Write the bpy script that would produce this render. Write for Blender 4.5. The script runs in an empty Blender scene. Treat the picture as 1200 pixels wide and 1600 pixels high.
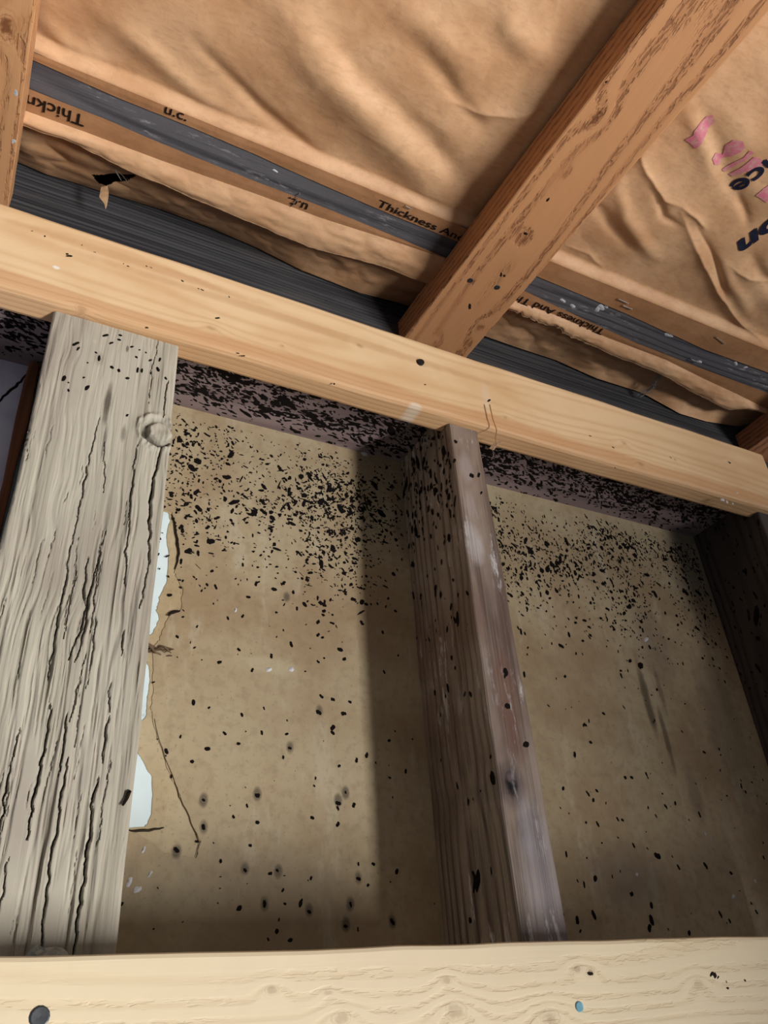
import bpy, bmesh, math, random
import numpy as np
from mathutils import Matrix, Vector

# ---------------------------------------------------------------- camera, light, exposure
S = 0.465            # metres from the lens to the front of the studs
H0 = 1.72            # height of the lens above the floor
F = 1247.0
EX = np.array([0.88963031, 0.19934309, 0.41087741])      # along the wall, seen from the camera
EY = np.array([-0.45207091, 0.51192762, 0.73045329])     # into the wall
EZ = np.array([-0.06472868, -0.83557911, 0.54554354])    # up
RR = np.array([EX, EY, EZ])
sc = bpy.context.scene
COL = sc.collection
cam = bpy.data.cameras.new('camera')
cam.sensor_fit = 'VERTICAL'; cam.sensor_height = 24.0; cam.lens = 24.0 * F / 1600.0
cam.clip_start = 0.01
co = bpy.data.objects.new('camera', cam); COL.objects.link(co)
rc, uc, bc = RR @ np.array([1, 0, 0]), RR @ np.array([0, -1, 0]), RR @ np.array([0, 0, -1])
co.matrix_world = Matrix(((rc[0], uc[0], bc[0], 0), (rc[1], uc[1], bc[1], 0), (rc[2], uc[2], bc[2], H0), (0, 0, 0, 1)))
sc.camera = co
wd = bpy.data.worlds.new('world'); sc.world = wd; wd.use_nodes = True
bg = wd.node_tree.nodes['Background']; bg.inputs[0].default_value = (0.80, 0.90, 1.0, 1); bg.inputs[1].default_value = 0.12
def area(name, loc, target, size, size_y, power, col):
    l = bpy.data.lights.new(name, 'AREA'); l.shape = 'RECTANGLE'; l.size = size; l.size_y = size_y
    l.energy = power; l.color = col
    o = bpy.data.objects.new(name, l); COL.objects.link(o); o.location = loc
    d = Vector(target) - Vector(loc); o.rotation_euler = d.to_track_quat('-Z', 'Y').to_euler()
    return o
area('window_daylight', (1.95, -1.95, 0.52), (0.25, 0.5, 2.1), 0.60, 1.5, 186, (1.0, 0.965, 0.93))
sc.view_settings.view_transform = 'Standard'; sc.view_settings.look = 'None'
sc.view_settings.exposure = 0.0; sc.view_settings.gamma = 1.0
sc.view_settings.use_curve_mapping = False

# ---------------------------------------------------------------- helpers
rnd = random.Random(7)
def W(p): return (p[0] * S, p[1] * S, p[2] * S + H0)
def ray(x, y): return RR @ np.array([(x - 600) / F, (y - 800) / F, 1.0])
def onY(x, y, Y):
    r = ray(x, y); return r * (Y / r[1])
def onZ(x, y, Z):
    r = ray(x, y); return r * (Z / r[2])
def smooth(e0, e1, x):
    t = np.clip((x - e0) / (e1 - e0), 0, 1); return t * t * (3 - 2 * t)
def _h(ix, iy, seed):
    n = (ix.astype(np.int64) * 374761393 + iy.astype(np.int64) * 668265263 + seed * 974711) & 0x7fffffff
    n = ((n ^ (n >> 13)) * 1274126177) & 0x7fffffff
    return ((n ^ (n >> 16)) & 0xffff) / 65535.0
def vn(x, y, seed=0):
    x = np.asarray(x, float); y = np.asarray(y, float)
    ix = np.floor(x); iy = np.floor(y); fx = x - ix; fy = y - iy
    fx = fx * fx * fx * (fx * (fx * 6 - 15) + 10); fy = fy * fy * fy * (fy * (fy * 6 - 15) + 10)
    a = _h(ix, iy, seed); b = _h(ix + 1, iy, seed); c = _h(ix, iy + 1, seed); d = _h(ix + 1, iy + 1, seed)
    return (a + (b - a) * fx) * (1 - fy) + (c + (d - c) * fx) * fy - 0.5
def fbm(x, y, o=4, seed=0):
    s = 0; a = 1.0
    for i in range(o):
        s = s + a * vn(x * 2 ** i + 17.3 * i, y * 2 ** i + 5.1 * i, seed + i); a *= 0.5
    return s
def seg_dist(X, Y, pts):
    """distance to a polyline, parameter 0..1 along it, signed side"""
    best = np.full(np.shape(X), 1e9); tt = np.zeros(np.shape(X)); sd = np.zeros(np.shape(X))
    L = [math.dist(pts[i], pts[i + 1]) for i in range(len(pts) - 1)]; T = sum(L); acc = 0
    for i in range(len(pts) - 1):
        ax, ay = pts[i]; bx, by = pts[i + 1]; dx, dy = bx - ax, by - ay
        t = np.clip(((X - ax) * dx + (Y - ay) * dy) / (dx * dx + dy * dy + 1e-12), 0, 1)
        d = np.hypot(X - ax - t * dx, Y - ay - t * dy); m = d < best
        best = np.where(m, d, best); tt = np.where(m, (acc + t * L[i]) / T, tt)
        sd = np.where(m, np.sign((X - ax) * dy - (Y - ay) * dx), sd); acc += L[i]
    return best, tt, sd

class G:                                   # small node-graph helper
    def __init__(self, name):
        self.m = bpy.data.materials.new(name); self.m.use_nodes = True
        self.t = self.m.node_tree; self.t.nodes.clear()
        self.out = self.t.nodes.new('ShaderNodeOutputMaterial'); self.b = self.t.nodes.new('ShaderNodeBsdfPrincipled')
        self.t.links.new(self.b.outputs[0], self.out.inputs[0])
        tc = self.t.nodes.new('ShaderNodeTexCoord'); self.P = tc.outputs['Object']
        s = self.t.nodes.new('ShaderNodeSeparateXYZ'); self.t.links.new(self.P, s.inputs[0]); self.u, self.v, self.w = s.outputs
    def put(self, sock, val):
        if hasattr(val, 'is_output'): self.t.links.new(val, sock)
        elif isinstance(val, (tuple, list)): sock.default_value = (*val, 1) if len(val) == 3 and sock.type == 'RGBA' else val
        else: sock.default_value = val
    def ma(self, op, a, b=0.0, c=0.0, clamp=False):
        n = self.t.nodes.new('ShaderNodeMath'); n.operation = op; n.use_clamp = clamp
        self.put(n.inputs[0], a); self.put(n.inputs[1], b)
        if op in ('MULTIPLY_ADD', 'SMOOTH_MIN'): self.put(n.inputs[2], c)
        return n.outputs[0]
    def vec(self, x, y, z):
        n = self.t.nodes.new('ShaderNodeCombineXYZ'); self.put(n.inputs[0], x); self.put(n.inputs[1], y); self.put(n.inputs[2], z); return n.outputs[0]
    def sc(self, a, b, c, off=0.0):          # object coordinates scaled per axis
        n = self.t.nodes.new('ShaderNodeMapping'); self.put(n.inputs[0], self.P); n.inputs['Scale'].default_value = (a, b, c)
        n.inputs['Location'].default_value = (off, off * 1.7, off * 0.6); return n.outputs[0]
    def noise(self, v, scale=1.0, detail=3.0, rough=0.55, dist=0.0):
        n = self.t.nodes.new('ShaderNodeTexNoise'); self.put(n.inputs['Vector'], v); n.inputs['Scale'].default_value = scale
        n.inputs['Detail'].default_value = detail; n.inputs['Roughness'].default_value = rough; n.inputs['Distortion'].default_value = dist
        return n.outputs[0]
    def mr(self, v, a, b, c=0.0, d=1.0, kind='SMOOTHSTEP'):
        n = self.t.nodes.new('ShaderNodeMapRange'); n.interpolation_type = kind
        self.put(n.inputs[0], v)
        for i, q in zip((1, 2, 3, 4), (a, b, c, d)): n.inputs[i].default_value = q
        return n.outputs[0]
    def mix(self, f, a, b, mode='MIX'):
        n = self.t.nodes.new('ShaderNodeMix'); n.data_type = 'RGBA'; n.blend_type = mode
        self.put(n.inputs[0], f); self.put(n.inputs[6], a); self.put(n.inputs[7], b); return n.outputs[2]
    def ell(self, u0, v0, ru, rv, nz=None):  # normalised squared distance to an ellipse on the face
        a = self.ma('MULTIPLY', self.ma('SUBTRACT', self.u, u0), 1 / ru); b = self.ma('MULTIPLY', self.ma('SUBTRACT', self.v, v0), 1 / rv)
        r = self.ma('ADD', self.ma('MULTIPLY', a, a), self.ma('MULTIPLY', b, b))
        return self.ma('ADD', r, nz) if nz is not None else r
    def attr(self, name):
        n = self.t.nodes.new('ShaderNodeAttribute'); n.attribute_name = name; return n.outputs['Fac']
    def done(self, col, rough=0.6, bump=None, strength=0.5, dist=0.001, spec=0.4):
        self.put(self.b.inputs['Base Color'], col); self.put(self.b.inputs['Roughness'], rough)
        self.put(self.b.inputs['Specular IOR Level'], spec)
        if bump is not None:
            n = self.t.nodes.new('ShaderNodeBump'); n.inputs['Strength'].default_value = strength; n.inputs['Distance'].default_value = dist
            self.put(n.inputs['Height'], bump); self.t.links.new(n.outputs[0], self.b.inputs['Normal'])
        return self.m

def rgb(r, g, b):
    f = lambda c: (c / 255 / 12.92) if c / 255 <= 0.04045 else ((c / 255 + 0.055) / 1.055) ** 2.4
    return (f(r), f(g), f(b))

def wood(name, light, dark, ring=260.0, centre=(0.03, 0.05), warp=0.012, rough=0.6, bump=0.35, knots=(), stains_glints=(),
         pits=0.0, pit_col=None, kcol=None, ring_amt=0.6, mott=None, mott_amt=0.35, fibre=0.25, crack=False, white=0.0, seed=0.0, spec=0.35, arris=None):
    g = G(name)
    n1 = g.noise(g.sc(2.2, 9, 9, seed), 1, 3, 0.5); n2 = g.noise(g.sc(1.6, 6, 6, seed + 4.3), 1, 2, 0.5)
    a = g.ma('ADD', g.ma('SUBTRACT', g.v, centre[0]), g.ma('MULTIPLY', g.ma('SUBTRACT', n1, 0.5), warp * 2))
    b = g.ma('ADD', g.ma('SUBTRACT', g.w, centre[1]), g.ma('MULTIPLY', g.ma('SUBTRACT', n2, 0.5), warp * 3))
    r = g.ma('SQRT', g.ma('ADD', g.ma('MULTIPLY', a, a), g.ma('MULTIPLY', b, b)))
    kmask = None; wob = g.ma('MULTIPLY', g.ma('SUBTRACT', g.noise(g.P, 90, 3), 0.5), 0.9)
    wob2 = g.ma('MULTIPLY', g.ma('SUBTRACT', g.noise(g.P, 210, 4, 0.6), 0.5), 1.6)
    for (ku, kv, kr, kd) in knots:
        e0 = g.ell(ku, kv, kr * 1.0, kr * .62); e = g.ma('ADD', e0, g.ma('ADD', wob, wob2))
        r = g.ma('ADD', r, g.ma('MULTIPLY', g.ma('POWER', 2.718, g.ma('MULTIPLY', e0, -0.22)), kr * .7))
        core = g.ma('MULTIPLY', g.mr(e, 0.7, 0.0), kd * .8)
        rings = g.ma('MULTIPLY', g.mr(g.ma('SINE', g.ma('MULTIPLY', g.ma('SQRT', g.ma('MAXIMUM', e, 0.0)), 16.0)), 0.2, 1.0), g.ma('MULTIPLY', g.mr(e, 2.2, 0.5), kd * .42))
        m = g.ma('MAXIMUM', core, rings, clamp=True)
        kmask = m if kmask is None else g.ma('MAXIMUM', kmask, m)
    ph = g.ma('MULTIPLY', r, ring * 6.283)
    s = g.ma('MULTIPLY_ADD', g.ma('SINE', ph), 0.5, 0.5)
    s = g.ma('POWER', s, 2.2)
    fn = g.noise(g.sc(9, 420, 420, seed), 1, 3, 0.6)
    fc = g.noise(g.sc(3, 110, 110, seed + 2), 1, 3, 0.6)
    fac = g.ma('MULTIPLY', s, ring_amt)
    fac = g.ma('ADD', fac, g.ma('MULTIPLY', g.ma('SUBTRACT', fn, 0.5), fibre * 2.2))
    fac = g.ma('ADD', fac, g.ma('MULTIPLY', g.ma('SUBTRACT', fc, 0.5), fibre * 2.0), clamp=True)
    col = g.mix(fac, light, dark)
    if mott is not None:
        mm = g.mr(g.noise(g.sc(7, 14, 14, seed + 9), 1, 4, 0.6), 0.42, 0.68)
        col = g.mix(g.ma('MULTIPLY', mm, mott_amt), col, mott)
    if arris is not None:                    # redder band on one side of the face
        am = g.mr(g.ma('ADD', g.v, g.ma('MULTIPLY', g.ma('SUBTRACT', g.noise(g.sc(5, 3, 3), 1, 2), 0.5), 0.022)), arris[0], arris[0] - 0.006)
        col = g.mix(g.ma('MULTIPLY', am, arris[1]), col, arris[2])
    hgt = g.ma('ADD', g.ma('MULTIPLY', fac, -0.6), g.ma('MULTIPLY', g.noise(g.P, 25, 3), 0.7))
    if pits > 0:
        pn = g.noise(g.sc(95, 520, 520, seed + 3), 1, 2, 0.5, 0.4); lane = g.mr(g.ma('SINE', ph), -0.2, 0.6)
        big = g.mr(g.noise(g.sc(6, 22, 22, seed + 8), 1, 2), 0.34, 0.5)
        pm = g.ma('MULTIPLY', g.ma('MULTIPLY', g.mr(pn, 0.50, 0.60), lane), big)
        col = g.mix(g.ma('MULTIPLY', pm, pits), col, pit_col or dark)
        hgt = g.ma('SUBTRACT', hgt, g.ma('MULTIPLY', pm, 2.2 * pits))
    if kmask is not None:
        col = g.mix(kmask, col, kcol or (dark[0] * .42, dark[1] * .34, dark[2] * .30))
    for (su, sv, ru, rv, sa, scol) in stains_glints:
        e = g.ell(su, sv, ru, rv, wob)
        col = g.mix(g.ma('MULTIPLY', g.mr(e, 1.2, 0.0), sa), col, scol)
    if white > 0:
        wn = g.mr(g.noise(g.sc(30, 130, 130, seed + 5), 1, 5, 0.75), 0.54, 0.66)
        wb = g.mr(g.noise(g.sc(9, 18, 18, seed + 6), 1, 2), 0.42, 0.62)
        col = g.mix(g.ma('MULTIPLY', g.ma('MULTIPLY', wn, wb), white), col, rgb(205, 200, 200))
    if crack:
        col = g.mix(g.ma('MULTIPLY', g.attr('crack'), 0.9), col, rgb(38, 32, 26))  # dirt in the cracks, plus depth shade put into the colour
    return g.done(col, rough, hgt, bump, 0.0016, spec)

def finish(me, mat, smooth_it=False):
    me.materials.append(mat)
    if smooth_it: me.polygons.foreach_set('use_smooth', [True] * len(me.polygons))
    me.update()
def link(name, me, parent=None, mw=None, **kw):
    o = bpy.data.objects.new(name, me); COL.objects.link(o)
    if mw is not None: o.matrix_world = mw
    if parent is not None:
        o.parent = parent
        if mw is None: pass
    for k, v in kw.items(): o[k] = v
    return o
def thing(o, label, cat, group=None):
    o['label'] = label; o['category'] = cat
    if group: o['group'] = group
    return o

AX = {'x': np.array([1., 0, 0]), 'y': np.array([0, 1., 0]), 'z': np.array([0, 0, 1.])}
class Board:
    """a length of timber: local x along its length, y across its face, z through its thickness; sizes in lens units"""
    def __init__(s, name, origin, ul, vl, L, Wd, T, mat, face, wob=0.0008, bev=0.0022, nu=60, seed=1, solid=None, parent=None):
        s.o = np.array(origin, float); s.U = AX[ul]; s.V = AX[vl]; s.N = np.cross(s.U, s.V)
        s.L, s.Wd, s.T, s.face = L * S, Wd * S, T * S, face
        s.fw = 0.0 if face == 'low' else s.T
        s.out = -1 if face == 'low' else 1
        b = bev; L_, W_, T_ = s.L, s.Wd, s.T
        prof = [(b, 0), (b * .3, b * .3), (0, b), (0, T_ - b), (b * .3, T_ - b * .3), (b, T_), (W_ - b, T_), (W_ - b * .3, T_ - b * .3), (W_, T_ - b), (W_, b), (W_ - b * .3, b * .3), (W_ - b, 0)]
        us = np.linspace(0, L_, nu + 1); vs = []
        for i, u in enumerate(us):
            for (v, w) in prof:
                e = wob * (1 if v > W_ / 2 else -1)
                n = float(fbm(u * 14 + (3 if v > W_ / 2 else 0), 0.3 + (w > T_ / 2), 3, seed))
                n2 = float(fbm(u * 5 + 9, 0.7 + (v > W_ / 2), 2, seed + 5))
                vs.append((u, v + n * wob * 2, w + n2 * wob * .12))
        K = len(prof); fs = []
        for i in range(nu):
            for k in range(K):
                a = i * K + k; c = i * K + (k + 1) % K; fs.append((a, a + K, c + K, c))
        fs.append(tuple(range(K))); fs.append(tuple(reversed(range(nu * K, nu * K + K))))
        me = bpy.data.meshes.new(name); me.from_pydata(vs, [], fs); finish(me, mat)
        s.finish_obj(name, me, parent)
    def finish_obj(s, name, me, parent):
        bm = bmesh.new(); bm.from_mesh(me); bmesh.ops.recalc_face_normals(bm, faces=bm.faces); bm.to_mesh(me); bm.free()
        s.ob = link(name, me); c = W(s.o)
        s.ob.matrix_world = Matrix(((s.U[0], s.V[0], s.N[0], c[0]), (s.U[1], s.V[1], s.N[1], c[1]), (s.U[2], s.V[2], s.N[2], c[2]), (0, 0, 0, 1)))
def uv(b, x, y):
    """where the ray through a measured point meets the visible face: local metres"""
    r = ray(x, y); fw = b['fw'] / S; o = np.array(b['o'], float); N = b['N']
    t = (np.dot(o, N) + fw) / np.dot(r, N); p = r * t - o
    return float(np.dot(p, b['U']) * S), float(np.dot(p, b['V']) * S)
def frame(origin, ul, vl, T, face):
    U, V = AX[ul], AX[vl]; return dict(o=origin, U=U, V=V, N=np.cross(U, V), fw=0.0 if face == 'low' else T * S)

def child(b, name, me, **kw):
    o = bpy.data.objects.new(name, me); COL.objects.link(o); o.parent = b.ob if isinstance(b, Board) else b
    for k, v in kw.items(): o[k] = v
    return o

def flat_mat(name, col, rough=0.8, spec=0.2, metal=0.0, bump=None):
    g = G(name); g.b.inputs['Metallic'].default_value = metal
    n = g.noise(g.P, 180, 3)
    return g.done(g.mix(g.mr(n, 0.35, 0.7), col, tuple(c * 0.7 for c in col)), rough, n, 0.3, 0.0005, spec)
M_mold = flat_mat('black_mold', rgb(24, 19, 18), 0.9, 0.1)
M_mold_soft = flat_mat('grey_mold', rgb(66, 58, 48), 0.95, 0.05)
M_steel = flat_mat('dull_steel', rgb(92, 94, 98), 0.45, 0.5, 0.7)
M_bright = flat_mat('bright_staple_wire', rgb(225, 225, 225), 0.3, 0.6, 0.8)
M_dark = flat_mat('dark_dirt', rgb(40, 28, 20), 0.9)
M_web = flat_mat('pale_cobweb', rgb(170, 165, 158), 0.9)
M_white = flat_mat('white_paint', rgb(215, 215, 220), 0.6)
M_sliver = flat_mat('wood_splinter', rgb(170, 120, 80), 0.7)

def blobs(spots, off=0.0, out=-1, lift=0.00028, seed=3, jag=0.28):
    """low mounds of growth on a face: (u, v, radius, stretch, angle)"""
    r = random.Random(seed); vs, fs = [], []
    for (u, v, rad, st, an) in spots:
        k = 11; base = len(vs); ca, sa = math.cos(an), math.sin(an); ph = r.random() * 6
        vs.append((u, v, off + out * lift))
        for i in range(k):
            t = 2 * math.pi * i / k; q = rad * (1 + jag * math.sin(2 * t + ph) + r.uniform(-jag, jag) * 0.6)
            x, y = q * math.cos(t) * st, q * math.sin(t)
            vs.append((u + x * ca - y * sa, v + x * sa + y * ca, off + out * 0.00006))
        for i in range(k):
            f = (base, base + 1 + i, base + 1 + (i + 1) % k)
            fs.append(f if out > 0 else f[::-1])
    me = bpy.data.meshes.new('mold_spots'); me.from_pydata(vs, [], fs); return me
def scatter(n, u0, u1, v0, v1, dens, rad, st=(1, 1.8), ang=(0, 6.28), seed=1):
    r = random.Random(seed); out = []; tries = 0
    while len(out) < n and tries < n * 60:
        tries += 1; u = r.uniform(u0, u1); v = r.uniform(v0, v1)
        if r.random() > dens(u, v): continue
        q = rad * math.exp(r.gauss(0, 0.42)); out.append((u, v, q, r.uniform(*st), r.uniform(*ang)))
    return out
def spots_on(b, name, spots, mat=None, seed=3, lift=0.00028, **kw):
    me = blobs(spots, b.fw, b.out, lift, seed); finish(me, mat or M_mold)
    return child(b, name, me, kind='stuff')
def nail(b, x, y, r=0.0034, mat=None, tilt=0.0, name='nail', h=0.0007):
    u, v = b.uvp(x, y); n = 14; vs = []; fs = []
    for (rr, w) in ((r, 0.0), (r, h * .6), (r * .85, h), (r * .8, h), (0.0001, h * 0.8)):
        for i in range(n):
            t = 2 * math.pi * i / n; vs.append((u + rr * math.cos(t), v + rr * math.sin(t), b.fw + b.out * (w + tilt * math.cos(t) * rr)))
    for j in range(4):
        for i in range(n): fs.append((j * n + i, j * n + (i + 1) % n, (j + 1) * n + (i + 1) % n, (j + 1) * n + i))
    me = bpy.data.meshes.new(name); me.from_pydata(vs, [], fs)
    bm = bmesh.new(); bm.from_mesh(me); bmesh.ops.recalc_face_normals(bm, faces=bm.faces); bm.to_mesh(me); bm.free()
    finish(me, mat or M_steel); return child(b, name, me)
Board.uvp = lambda b, x, y: uv(dict(o=b.o, U=b.U, V=b.V, N=b.N, fw=b.fw), x, y)
def px_spots(b, lst, st=1.25, an=0.3, k=0.00062, seed=5):
    r = random.Random(seed); return [(*b.uvp(x, y), q * k, r.uniform(1, st * 1.25), an + r.uniform(-.5, .5)) for (x, y, q) in lst]

# ---------------------------------------------------------------- the wall: gypsum board with torn brown paper
YB = 1.197
class Plane:                                  # the wall face as a frame for spots: local x = along wall, y = up
    pass
wall = bpy.data.objects.new('wall_back', None); COL.objects.link(wall); wall.location = W((0, YB, 0)); wall['kind'] = 'structure'
def wp(x, y): p = onY(x, y, YB); return (p[0] * S, p[2] * S)
def prism(name, outer, y0, y1, mat, holes=(), parent=None, sub=None):
    """a thin sheet with a measured outline (local x, z), thickness y0..y1"""
    bm = bmesh.new(); vs = [bm.verts.new((x, y0, z)) for x, z in outer]
    f = bm.faces.new(vs); ret = bmesh.ops.extrude_face_region(bm, geom=[f])
    for e in ret['geom']:
        if isinstance(e, bmesh.types.BMVert): e.co.y = y1
    bmesh.ops.triangulate(bm, faces=[q for q in bm.faces if len(q.verts) > 4]); bmesh.ops.recalc_face_normals(bm, faces=bm.faces)
    me = bpy.data.meshes.new(name); bm.to_mesh(me); bm.free(); finish(me, mat); return child(parent, name, me)
g = G('white_gypsum')
n = g.noise(g.P, 120, 5, 0.7, 0.6); n2 = g.noise(g.sc(1, 1, 1), 14, 3)
cr = g.mr(g.ma('ABSOLUTE', g.ma('SUBTRACT', g.noise(g.P, 150, 3, 0.6, 1.2), 0.5)), 0.0, 0.012, 1, 0)
cr = g.ma('MULTIPLY', cr, g.mr(n2, 0.48, 0.6))
M_gyp = g.done(g.mix(g.ma('MULTIPLY', cr, 0.75), g.mix(g.mr(n2, .4, .65), rgb(224, 240, 244), rgb(205, 225, 232)), rgb(90, 105, 112)), 0.8, n, 0.4, 0.0006, 0.2)
def paper_wall(name, c1, c2, c3):
    g = G(name)
    n1 = g.noise(g.P, 9, 4, 0.6); n2 = g.noise(g.P, 130, 3, 0.6); n3 = g.noise(g.sc(34, 34, 10), 1, 4, 0.65); sp = g.noise(g.P, 420, 2)
    col = g.mix(g.mr(n1, 0.38, 0.66), c1, c2)
    col = g.mix(g.ma('MULTIPLY', g.mr(n3, 0.55, 0.66), 0.45), col, c3)
    col = g.mix(g.ma('MULTIPLY', g.mr(n2, 0.45, 0.7), 0.28), col, tuple(c * 0.62 for c in c2))
    col = g.mix(g.ma('MULTIPLY', g.mr(sp, 0.62, 0.72), 0.35), col, tuple(c * 0.35 for c in c2))
    # dark streaks and patches, mostly right bay; cooler grey patch low in left bay
    for (x, y, rx, rz, am, c) in ((1010, 1090, .006, .045, .7, rgb(58, 46, 34)), (1040, 1150, .004, .04, .6, rgb(58, 46, 34)), (1032, 1080, .004, .03, .45, rgb(60, 48, 38)),
                                  (1085, 1240, .010, .03, .35, rgb(70, 58, 52)), (420, 1040, .03, .008, .35, rgb(200, 190, 160)), (1020, 1010, .03, .05, .3, rgb(92, 82, 88)),
                                  (380, 1440, .11, .055, .35, rgb(120, 118, 108)), (1130, 1130, .03, .10, .35, rgb(80, 66, 62)), (630, 800, .015, .06, .35, rgb(90, 66, 48)), (980, 1370, .05, .03, .35, rgb(96, 88, 92)),
                                  (1090, 900, .06, .10, .45, rgb(96, 78, 70))) + tuple((x, y, .0036, .0055, .75, rgb(72, 66, 56)) for x, y in ((413, 1412), (448, 933), (528, 1250), (560, 1372), (383, 1357), (276, 1330), (402, 1240), (483, 1422), (435, 1362), (318, 1250), (547, 1412), (540, 1238), (499, 1110), (453, 1169), (540, 1445), (613, 1440), (318, 1292))):
        px_, pz_ = wp(x, y)
        a = g.ma('MULTIPLY', g.ma('SUBTRACT', g.u, px_), 1 / rx); b = g.ma('MULTIPLY', g.ma('ADD', g.ma('SUBTRACT', g.w, pz_), g.ma('MULTIPLY', g.ma('SUBTRACT', g.u, px_), 1.4 if rx == .006 or rx == .004 else 0)), 1 / rz)
        e = g.ma('ADD', g.ma('ADD', g.ma('MULTIPLY', a, a), g.ma('MULTIPLY', b, b)), g.ma('MULTIPLY', g.ma('SUBTRACT', g.noise(g.P, 60, 4), 0.5), 1.6))
        col = g.mix(g.ma('MULTIPLY', g.mr(e, 1.2, 0.0), am), col, c)
    return g.done(col, 0.75, g.ma('ADD', n2, g.ma('MULTIPLY', n1, 3)), 0.35, 0.0007, 0.25)
M_paper_wall = paper_wall('tan_gypsum_paper', rgb(180, 164, 134), rgb(160, 138, 108), rgb(192, 182, 158))
M_ply = paper_wall('pale_inner_ply', rgb(190, 174, 142), rgb(176, 156, 122), rgb(202, 188, 160))
x0, x1, zt, zb = -0.55 * S, 2.3 * S, 1.036 * S, -0.35 * S
prism('gypsum_core', [(x0, zb), (x1, zb), (x1, zt), (x0, zt)], 0.0012, 0.0125, M_gyp, parent=wall)
inner = [(263, 800), (267, 813), (260, 837), (265, 867), (262, 897), (260, 913), (250, 930), (248, 943), (245, 953), (250, 967), (245, 977), (238, 990), (226, 998),
         (221, 1022), (230, 1033), (235, 1047), (235, 1067), (232, 1083), (230, 1107), (228, 1122), (218, 1126), (206, 1140), (211, 1160), (217, 1177), (230, 1200), (238, 1213), (239, 1233), (238, 1267), (233, 1283), (227, 1292), (196, 1293)]
outer_tear = [(268, 800), (277, 830), (280, 860), (273, 890), (275, 900), (285, 919), (284, 951), (264, 962), (254, 983), (250, 1000), (240, 1010), (238, 1040), (240, 1075), (236, 1105), (240, 1135), (253, 1172),
              (262, 1200), (273, 1226), (284, 1248), (293, 1268), (300, 1290), (313, 1315), (307, 1341), (285, 1338), (257, 1333), (240, 1318), (214, 1302), (196, 1296)]
r2 = random.Random(11)
def rag(l, a):
    o = []
    for i in range(len(l) - 1):
        for k in range(4):
            t = k / 4; x = l[i][0] + (l[i + 1][0] - l[i][0]) * t; y = l[i][1] + (l[i + 1][1] - l[i][1]) * t; o.append((x + r2.uniform(-a, a), y + r2.uniform(-a, a)))
    return o + [l[-1]]
xm = 0.125 * S       # seam hidden behind the post
def sheet_outline(tear):
    t = [wp(x, y) for x, y in tear]
    return [(xm, zt)] + [(xm, t[0][1] + .002)] + t + [(xm, t[-1][1] - .001)] + [(xm, zb), (x1, zb), (x1, zt)]
prism('inner_ply', sheet_outline(rag(inner, 0.9)), 0.0006, 0.0012, M_ply, parent=wall)
face = prism('paper_face', sheet_outline(rag(outer_tear, 1.6)), 0.0, 0.0006, M_paper_wall, parent=wall)
wall_left_col = rgb(176, 178, 206)
g = G('lilac_painted_board'); nn = g.noise(g.P, 30, 4)
M_lilac = g.done(g.mix(g.mr(nn, .4, .7), rgb(226, 226, 246), rgb(206, 206, 232)), 0.7, nn, 0.2, 0.001)
prism('painted_panel', [(x0, zb), (-0.022 * S, zb), (-0.022 * S, zt), (x0, zt)], -0.001, 0.0011, M_lilac, parent=wall)
# crack in the painted panel
def strip_mesh(name, pts, width, y, mat, parent, thick=0.0006):
    vs = []; fs = []
    for i, (x, z) in enumerate(pts):
        a = pts[max(0, i - 1)]; b = pts[min(len(pts) - 1, i + 1)]; dx, dz = b[0] - a[0], b[1] - a[1]; l = math.hypot(dx, dz) or 1
        w = width * (0.3 + 0.7 * math.sin(math.pi * (i + .3) / (len(pts) - .4)))
        vs += [(x - dz / l * w, y, z + dx / l * w), (x, y - thick, z), (x + dz / l * w, y, z - dx / l * w)]
    for i in range(len(pts) - 1): fs += [(3 * i, 3 * i + 1, 3 * i + 4, 3 * i + 3), (3 * i + 1, 3 * i + 2, 3 * i + 5, 3 * i + 4)]
    me = bpy.data.meshes.new(name); me.from_pydata(vs, [], fs); finish(me, mat); return child(parent, name, me)
strip_mesh('crack_line', [wp(x, y) for x, y in rag([(50, 573), (32, 598), (22, 606), (5, 620), (-10, 640)], 1.0)], 0.0012, -0.0011, M_dark, wall)
# torn-paper lines and the two damp lines by the tear
strip_mesh('torn_edge', [wp(x, y) for x, y in rag([(268, 803), (276, 835), (279, 865), (273, 890)], 1.2)], 0.0011, -0.0002, M_dark, wall)
strip_mesh('torn_edge', [wp(x, y) for x, y in rag([(240, 1125), (254, 1170), (273, 1226), (284, 1250), (298, 1285), (313, 1318), (306, 1340)], 1.5)], 0.00035, -0.0001, flat_mat('brown_stain_line', rgb(112, 90, 64)), wall)
strip_mesh('torn_edge', [wp(x, y) for x, y in rag([(198, 1297), (225, 1298), (256, 1293)], 1.2)], 0.0009, -0.0001, M_mold_soft, wall)
strip_mesh('torn_edge', [wp(x, y) for x, y in rag([(261, 963), (270, 957), (281, 955)], .8)], 0.0014, -0.0006, M_dark, wall, 0.0012)

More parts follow.
